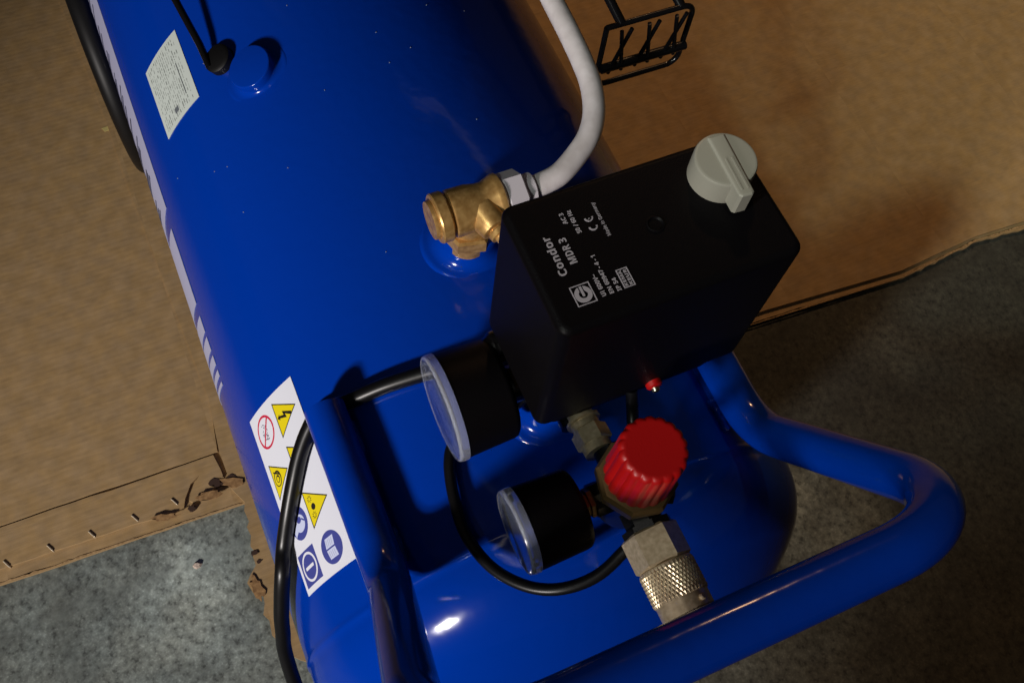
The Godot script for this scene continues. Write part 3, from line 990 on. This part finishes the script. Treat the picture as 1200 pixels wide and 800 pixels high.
func build_regulator() -> void:
	var g := group_part("pressure_regulator")
	var c := Vector3(0.0062, 0, 0.0615)
	var s := Shape.new()
	s.lathe([Vector2(0.009, 0.170), Vector2(0.0125, 0.173), Vector2(0.0132, 0.18), Vector2(0.0132, 0.203), Vector2(0.012, 0.206)], c, Vector3.UP, 24)
	s.lathe([Vector2(0.0072, 0.0), Vector2(0.0072, 0.0185)], c + Vector3(0, 0.196, 0), Vector3.LEFT, 8)
	s.lathe([Vector2(0.0075, 0.0), Vector2(0.0075, 0.019)], c + Vector3(0, 0.191, 0), Vector3.FORWARD, 20)
	s.lathe([Vector2(0.0085, 0.0), Vector2(0.0085, 0.0165), Vector2(0.011, 0.0167), Vector2(0.011, 0.0195)], c + Vector3(-0.001, 0.192, 0), Vector3.BACK, 8)
	s.lathe([Vector2(0.0075, 0.0), Vector2(0.0075, 0.017)], c + Vector3(0, 0.194, 0), Vector3(1, 0, 0.4), 8)
	part("regulator_body", s, M.black_gloss, g, 40.0)
	s = Shape.new()
	s.lathe([Vector2(0.0145, 0.2010), Vector2(0.0166, 0.2022), Vector2(0.0170, 0.2075), Vector2(0.0158, 0.2100), Vector2(0.0125, 0.2110)], c, Vector3.UP, 8, 0.2)
	part("lock_ring", s, M.dark_brass, g, 25.0)
	# red knob with scalloped grip
	s = Shape.new()
	var rings := []
	var prof := [Vector2(0.0139, 0.2108), Vector2(0.0143, 0.2120), Vector2(0.0140, 0.218), Vector2(0.0137, 0.228), Vector2(0.0135, 0.2385), Vector2(0.0132, 0.2402), Vector2(0.0124, 0.2413), Vector2(0.0112, 0.2416), Vector2(0.0104, 0.24155)]
	for p in prof:
		var r := PackedVector3Array()
		for i in 160:
			var a := TAU * i / 160
			var fl := pow(absf(sin(a * 9.0)), 0.85)
			var amp := 0.00075 * clampf((p.x - 0.0104) / 0.002, 0.0, 1.0)
			r.append(c + Vector3(cos(a) * (p.x - amp * (1.0 - fl)), p.y, sin(a) * (p.x - amp * (1.0 - fl))))
		rings.append(r)
	s.loft(rings)
	part("red_knob", s, M.red, g, 45.0)
	# fitting between distributor and regulator
	s = Shape.new()
	var f := Vector3(0.0028, 0.184, 0.020)
	s.lathe([Vector2(0.0058, 0.0), Vector2(0.0058, 0.005), Vector2(0.0078, 0.0053), Vector2(0.0078, 0.0065), Vector2(0.0064, 0.0068), Vector2(0.0064, 0.012)], f, Vector3(0, 0.15, 1), 24)
	hex_profile(s, 0.0082, 0.008, f + Vector3(0, 0.0015, 0.010), Vector3(0, 0.15, 1), 0.3)
	s.lathe([Vector2(0.0066, 0.018), Vector2(0.0066, 0.022)], f, Vector3(0, 0.15, 1), 24)
	part("brass_fitting", s, M.nickel, g, 30.0)

func build_coupling() -> void:
	var g := group_part("quick_coupling")
	var c := Vector3(0.0040, 0.1925, 0.0)
	var Z := Vector3(0.01, 0, 1)
	var s := Shape.new()
	s.lathe([Vector2(0.0062, 0.076), Vector2(0.0062, 0.082)], c, Z, 24)
	part("coupling_neck", s, M.dark_brass, g, 40.0)
	s = Shape.new()
	hex_profile(s, 0.0122, 0.0150, c + Z * 0.0805, Z, 0.25)
	part("hex_nut", s, M.nickel, g, 30.0)
	s = Shape.new()
	s.lathe([Vector2(0.0095, 0.0950), Vector2(0.0112, 0.0958), Vector2(0.0115, 0.0966), Vector2(0.0115, 0.1095), Vector2(0.0111, 0.1100), Vector2(0.0111, 0.1160)], c, Z, 64)
	part("sleeve", s, M.nickel, g, 35.0)
	# diamond knurling, raised teeth in two spirals
	s = Shape.new()
	knurl(s, c, Z, 0.01150, 0.0968, 0.1093)
	knurl(s, c, Z, 0.01150, 0.1168, 0.1260)
	part("knurling", s, M.nickel, g, 20.0).set_meta("kind", "stuff")
	s = Shape.new()
	s.lathe([Vector2(0.0105, 0.1160), Vector2(0.0115, 0.1166), Vector2(0.0115, 0.1262), Vector2(0.0105, 0.1270), Vector2(0.006, 0.1270)], c, Z, 64)
	part("end_collar", s, M.nickel, g, 35.0)
	s = Shape.new()
	s.lathe([Vector2(0.0014, 0.0), Vector2(0.0014, 0.0012), Vector2(0.001, 0.0016)], c + Z * 0.113 + Vector3(0.0045, 0.0100, 0), Vector3(0.42, 0.9, 0), 14)
	part("lock_pin", s, M.nickel, g, 35.0)

func knurl(s: Shape, c: Vector3, axis: Vector3, r: float, z0: float, z1: float) -> void:
	var n := 44
	var pitch := TAU * r / n
	var rows := int((z1 - z0) / (pitch * 0.85))
	for j in rows:
		for i in n:
			var a := TAU * (i + 0.5 * (j % 2)) / n
			var z := z0 + (j + 0.5) * (z1 - z0) / rows
			var da := TAU / n * 0.5
			var dz := (z1 - z0) / rows * 0.98
			var at := func(aa: float, zz: float, rr: float) -> Vector3:
				return c + axis * zz + Vector3(cos(aa) * rr, sin(aa) * rr, 0)
			var top: Vector3 = at.call(a, z, r + 0.00045)
			var q := [at.call(a - da, z, r - 0.00005), at.call(a, z - dz, r - 0.00005), at.call(a + da, z, r - 0.00005), at.call(a, z + dz, r - 0.00005)]
			for k in 4:
				var p0: Vector3 = q[k]
				var p1: Vector3 = q[(k + 1) % 4]
				var nn := (p1 - top).cross(p0 - top)
				if nn.dot(top - c - axis * z) > 0.0:
					s.tri(top, p0, p1)
				else:
					s.tri(top, p1, p0)

func build_cables() -> void:
	var s := Shape.new()
	var pth := smooth_path([Vector3(-0.004, 0.189, -0.016), Vector3(-0.006, 0.176, -0.019), Vector3(-0.013, 0.162, -0.024), Vector3(-0.024, 0.1545, -0.0295), Vector3(-0.0355, 0.1505, -0.0335), Vector3(-0.0471, 0.1466, -0.0363), Vector3(-0.0664, 0.1389, -0.0402), Vector3(-0.0837, 0.1293, -0.0430), oncyl(-40.0, -0.0465, 0.1543), oncyl(-43.5, -0.0430, 0.1546), oncyl(-47.6, -0.0357, 0.1548), oncyl(-51.6, -0.0269, 0.1548), oncyl(-57.1, -0.0150, 0.1548), oncyl(-63.1, -0.0030, 0.1550), Vector3(-0.1431, 0.0671, 0.0086), Vector3(-0.1490, 0.0520, 0.0185), Vector3(-0.1545, 0.0332, 0.0290), Vector3(-0.160, 0.0, 0.048), Vector3(-0.165, -0.1, 0.13), Vector3(-0.18, -0.2, 0.2), Vector3(-0.2, -0.229, 0.3)], 7)
	s.tube(pth, 0.0041, 16)
	part("power_cable", s, M.cable, comp, 50.0)
	s = Shape.new()
	pth = smooth_path([Vector3(-0.004, 0.189, 0.004), Vector3(-0.008, 0.172, 0.001), Vector3(-0.020, 0.1560, -0.001), Vector3(-0.036, 0.1505, -0.001), Vector3(-0.0470, 0.1472, 0.002), Vector3(-0.0525, 0.1460, 0.0095), Vector3(-0.0565, 0.1450, 0.0243), Vector3(-0.0583, 0.1462, 0.0432), Vector3(-0.0539, 0.1495, 0.0618), Vector3(-0.0442, 0.1550, 0.0759), Vector3(-0.0323, 0.1608, 0.0837), Vector3(-0.0179, 0.1660, 0.0858), Vector3(-0.0051, 0.1709, 0.0825), Vector3(0.0051, 0.1759, 0.0762), Vector3(0.0100, 0.180, 0.0550), Vector3(0.0200, 0.183, 0.0400), Vector3(0.0240, 0.188, 0.0300), Vector3(0.0245, 0.198, 0.0240)], 7)
	s.tube(pth, 0.0027, 16)
	part("power_cable", s, M.cable, comp, 50.0)

func build_wheel(side: float) -> void:
	var g := group_part("wheel")
	var c := Vector3(0.1600 * side, -0.1205, -0.541)
	var s := Shape.new()
	var pr := []
	for i in 21:
		var a := PI * i / 20
		pr.append(Vector2(0.086 + 0.024 * pow(sin(a), 0.4), -0.0095 * cos(a)))
	s.lathe(pr, c, Vector3.RIGHT, 72)
	part("tyre", s, M.rubber, g, 50.0)
	s = Shape.new()
	s.lathe([Vector2(0.087, -0.008), Vector2(0.080, -0.0085), Vector2(0.066, -0.005), Vector2(0.028, -0.004), Vector2(0.024, -0.010), Vector2(0.012, -0.011)], c, Vector3.RIGHT, 56)
	part("rim", s, M.black_gloss, g, 40.0)

func build_support() -> void:
	# axle of the wheels and the rubber foot under the front end
	var s := Shape.new()
	s.lathe([Vector2(0.008, -0.155), Vector2(0.008, 0.155)], Vector3(0, -0.1205, -0.541), Vector3.RIGHT, 16)
	part("axle", s, M.steel, comp, 40.0)
	s = Shape.new()
	s.loft([ring_rect(0, -0.04, -0.200, 0.06, 0.022, 0.006), ring_rect(0, -0.04, -0.190, 0.06, 0.022, 0.006), ring_rect(0, -0.04, -0.135, 0.045, 0.018, 0.006)])
	part("foot_bracket", s, M.blue, comp, 40.0)
	for x in [-0.045, 0.045]:
		s = Shape.new()
		s.lathe([Vector2(0.014, -0.2346), Vector2(0.016, -0.232), Vector2(0.013, -0.2005)], Vector3(x, 0, -0.04), Vector3.UP, 24)
		part("rubber_foot", s, M.rubber, comp, 40.0)

func build_top_bits() -> void:
	# rubber foot and bracket of the pump, at the edge of the picture
	var s := Shape.new()
	s.lathe([Vector2(0.007, 0.148), Vector2(0.0088, 0.1495), Vector2(0.0088, 0.1545), Vector2(0.007, 0.156)], Vector3(0, 0, -0.272), Vector3(sin(deg_to_rad(-33)), cos(deg_to_rad(-33)), 0), 28)
	part("pump_foot", s, M.rubber, comp, 40.0)
	s = Shape.new()
	s.tube([Vector3(-0.0895, 0.1265, -0.2690), Vector3(-0.0905, 0.130, -0.285), Vector3(-0.095, 0.135, -0.32), Vector3(-0.095, 0.15, -0.40)], 0.0022, 10)
	part("bracket_wire", s, M.black_gloss, comp, 40.0)
	# pump body further back, out of view, made wide to shade the tank
	s = Shape.new()
	s.loft([ring_rect(0.03, -0.50, 0.166, 0.10, 0.15, 0.02), ring_rect(0.03, -0.50, 0.185, 0.10, 0.15, 0.02), ring_rect(0.05, -0.50, 0.190, 0.15, 0.14, 0.03), ring_rect(0.06, -0.50, 0.22, 0.17, 0.16, 0.06), ring_rect(0.06, -0.50, 0.42, 0.17, 0.15, 0.07), ring_rect(0.06, -0.50, 0.48, 0.13, 0.10, 0.05)])
	part("pump_body", s, M.black, comp, 40.0)
	# wire guard of the fan
	var g := group_part("fan_guard")
	var z := -0.2
	s = Shape.new()
	s.tube(rounded_path([Vector3(0.130, 0.150, z), Vector3(0.130, 0.0995, z), Vector3(0.1890, 0.0995, z), Vector3(0.1890, 0.150, z), Vector3(0.130, 0.150, z)], [0.008, 0.008, 0.008], 6), 0.0018, 10)
	part("guard_rim", s, M.black_gloss, g, 50.0)
	s = Shape.new()
	s.tube([Vector3(0.130, 0.1180, z + 0.003), Vector3(0.1890, 0.1180, z + 0.003)], 0.0030, 10)
	part("guard_bar", s, M.black_gloss, g, 50.0)
	for k in 6:
		s = Shape.new()
		var x := 0.137 + k * 0.0092
		s.tube([Vector3(x - 0.002, 0.1140, z + 0.004), Vector3(x + 0.008 * (1 - 2 * (k % 2)), 0.1485, z + 0.004)], 0.0013, 8)
		part("guard_wire", s, M.black_gloss, g, 50.0)
	for k in 2:
		s = Shape.new()
		s.tube([Vector3(0.14 + k * 0.04, 0.1495, z), Vector3(0.12 + k * 0.04, 0.21, -0.38)], 0.003, 8)
		part("guard_stay", s, M.black_gloss, g, 50.0)

func build_films() -> void:
	var m := mat(Color.WHITE, 0.42)
	m.albedo_texture = warning_print()
	film("warning_label", -63.6, -45.0, -0.0765, 0.0255, m, 0.0004, 0.0, true).set_meta("label", "white warning label with yellow triangles and blue discs")
	m = mat(Color.WHITE, 0.4)
	m.albedo_texture = rating_print()
	film("rating_plate", -56.8, -42.0, -0.318, -0.264, m)
	# lettered strip low on the left side
	film("side_decal", -96.0, -70.5, -0.50, -0.24, M.decal_white)
	film("side_decal", -96.0, -72.0, -0.2365, -0.180, M.decal_white, 0.0004, 0.010)
	for q in [[-0.1730, 0.0115], [-0.1580, 0.0095], [-0.1450, 0.0065], [-0.1350, 0.0042], [-0.1270, 0.0024]]:
		film("stripe", -96.0, -72.5, q[0], q[0] + q[1], M.decal_white, 0.0004, 0.011)
	var rng := RandomNumberGenerator.new()
	rng.seed = 19
	var z := -0.49
	while z < -0.25:
		var n := rng.randi_range(1, 3)
		for k in n:
			var l := rng.randf_range(0.0012, 0.0028)
			film("printed_mark", rng.randf_range(-88.0, -83.0), rng.randf_range(-79.5, -75.5), z, z + l, M.decal_dark, 0.0007, rng.randf_range(-0.002, 0.002))
			z += l + rng.randf_range(0.0018, 0.004)
		z += rng.randf_range(0.005, 0.011)

# ---------------------------------------------------------------- light
func lamp(called: String, at: Vector3, to: Vector3, size: Vector2, energy: float, c: Color) -> void:
	var l := AreaLight3D.new()
	l.name = called
	l.area_size = size
	l.light_energy = energy
	l.light_color = c
	l.area_range = 8.0
	l.shadow_enabled = true
	add_child(l, true)
	l.look_at_from_position(at, to, Vector3.UP)

func _ready() -> void:
	# camera
	var cam := Camera3D.new()
	cam.name = "camera"
	cam.transform = Transform3D(Basis(Vector3(0.9152, 0.0740, 0.3960), Vector3(0.3295, 0.4284, -0.8414), Vector3(-0.2319, 0.9006, 0.3677)).orthonormalized(), Vector3(-0.1109, 0.5732 + H, 0.1379))
	cam.fov = 39.0
	cam.near = 0.02
	cam.far = 40.0
	add_child(cam, true)
	cam.current = true
	# surroundings: a dim warm room
	var env := Environment.new()
	env.background_mode = Environment.BG_COLOR
	env.background_color = Color.from_rgba8(36, 30, 26)
	env.tonemap_mode = Environment.TONE_MAPPER_LINEAR
	env.tonemap_exposure = 1.0
	env.sdfgi_enabled = true
	env.ssao_enabled = true
	env.ssil_enabled = true
	var we := WorldEnvironment.new()
	we.name = "surroundings"
	we.environment = env
	add_child(we, true)
	# work light standing low on the left, four small reflectors
	var key := Vector3(-1.80, 0.86 + H, 1.10)
	var aim := Vector3(-0.27, 0.0 + H, -0.10)
	for k in 4:
		var o := Vector3(0.05 * (k % 2), 0.075 * k - 0.11, 0.07 * (k % 2))
		var l := SpotLight3D.new()
		l.name = "work_light"
		l.light_energy = 1.7
		l.light_color = Color(1.0, 0.97, 0.95)
		l.light_size = 0.05
		l.spot_range = 8.0
		l.spot_attenuation = 2.0
		l.spot_angle = 14.5
		l.spot_angle_attenuation = 1.0
		l.shadow_enabled = true
		add_child(l, true)
		l.look_at_from_position(key + o, aim, Vector3.UP)
	# long strip lamp overhead
	lamp("strip_lamp", Vector3(-0.85, 1.95 + H, 0.33), Vector3(-0.04, 0.15 + H, 0.05), Vector2(1.3, 0.02), 0.08, Color(1.0, 0.98, 0.95))
	# warm fill added behind, to the right, to light the right-hand floor
	var rear_fill := SpotLight3D.new()
	rear_fill.name = "warm_rear_fill"
	rear_fill.light_energy = 1.5
	rear_fill.light_color = Color(1.0, 0.78, 0.57)
	rear_fill.light_size = 0.06
	rear_fill.spot_range = 8.0
	rear_fill.spot_attenuation = 2.0
	rear_fill.spot_angle = 27.0
	rear_fill.spot_angle_attenuation = 0.8
	rear_fill.shadow_enabled = true
	add_child(rear_fill, true)
	rear_fill.look_at_from_position(Vector3(0.8, 1.75, -1.7), Vector3(0.72, 0.0, -0.25), Vector3.UP)
	# shaded ceiling lamp on the left, turned towards the far right of the sheet
	var shade := SpotLight3D.new()
	shade.name = "shaded_ceiling_lamp"
	shade.light_energy = 4.6
	shade.light_color = Color(0.95, 1.0, 0.95)
	shade.light_size = 0.09
	shade.spot_range = 8.0
	shade.spot_attenuation = 2.0
	shade.spot_angle = 10.8
	shade.spot_angle_attenuation = 1.0
	shade.shadow_enabled = true
	add_child(shade, true)
	shade.look_at_from_position(Vector3(-1.5, 2.1, 0.5), Vector3(1.12, 0.0, -0.30), Vector3.UP)

	materials()
	build_floor()
	build_cardboard()
	small_debris()
	comp = Node3D.new()
	comp.name = "air_compressor"
	comp.set_meta("label", "blue portable air compressor with black pressure switch and tubular handle")
	comp.set_meta("category", "air compressor")
	add_child(comp, true)
	build_tank()
	build_handle()
	build_dust()
	build_films()
	build_valve()
	build_switch()
	build_gauge(Vector3(-0.0490, 0.1825, -0.0030), 0.0242, 0.0255, "larger black pressure gauge beside the switch")
	build_gauge(Vector3(-0.0430, 0.1960, 0.0616), 0.0178, 0.0245, "smaller black pressure gauge beside the red knob")
	build_regulator()
	build_coupling()
	build_cables()
	build_wheel(-1.0)
	build_wheel(1.0)
	build_support()
	build_top_bits()
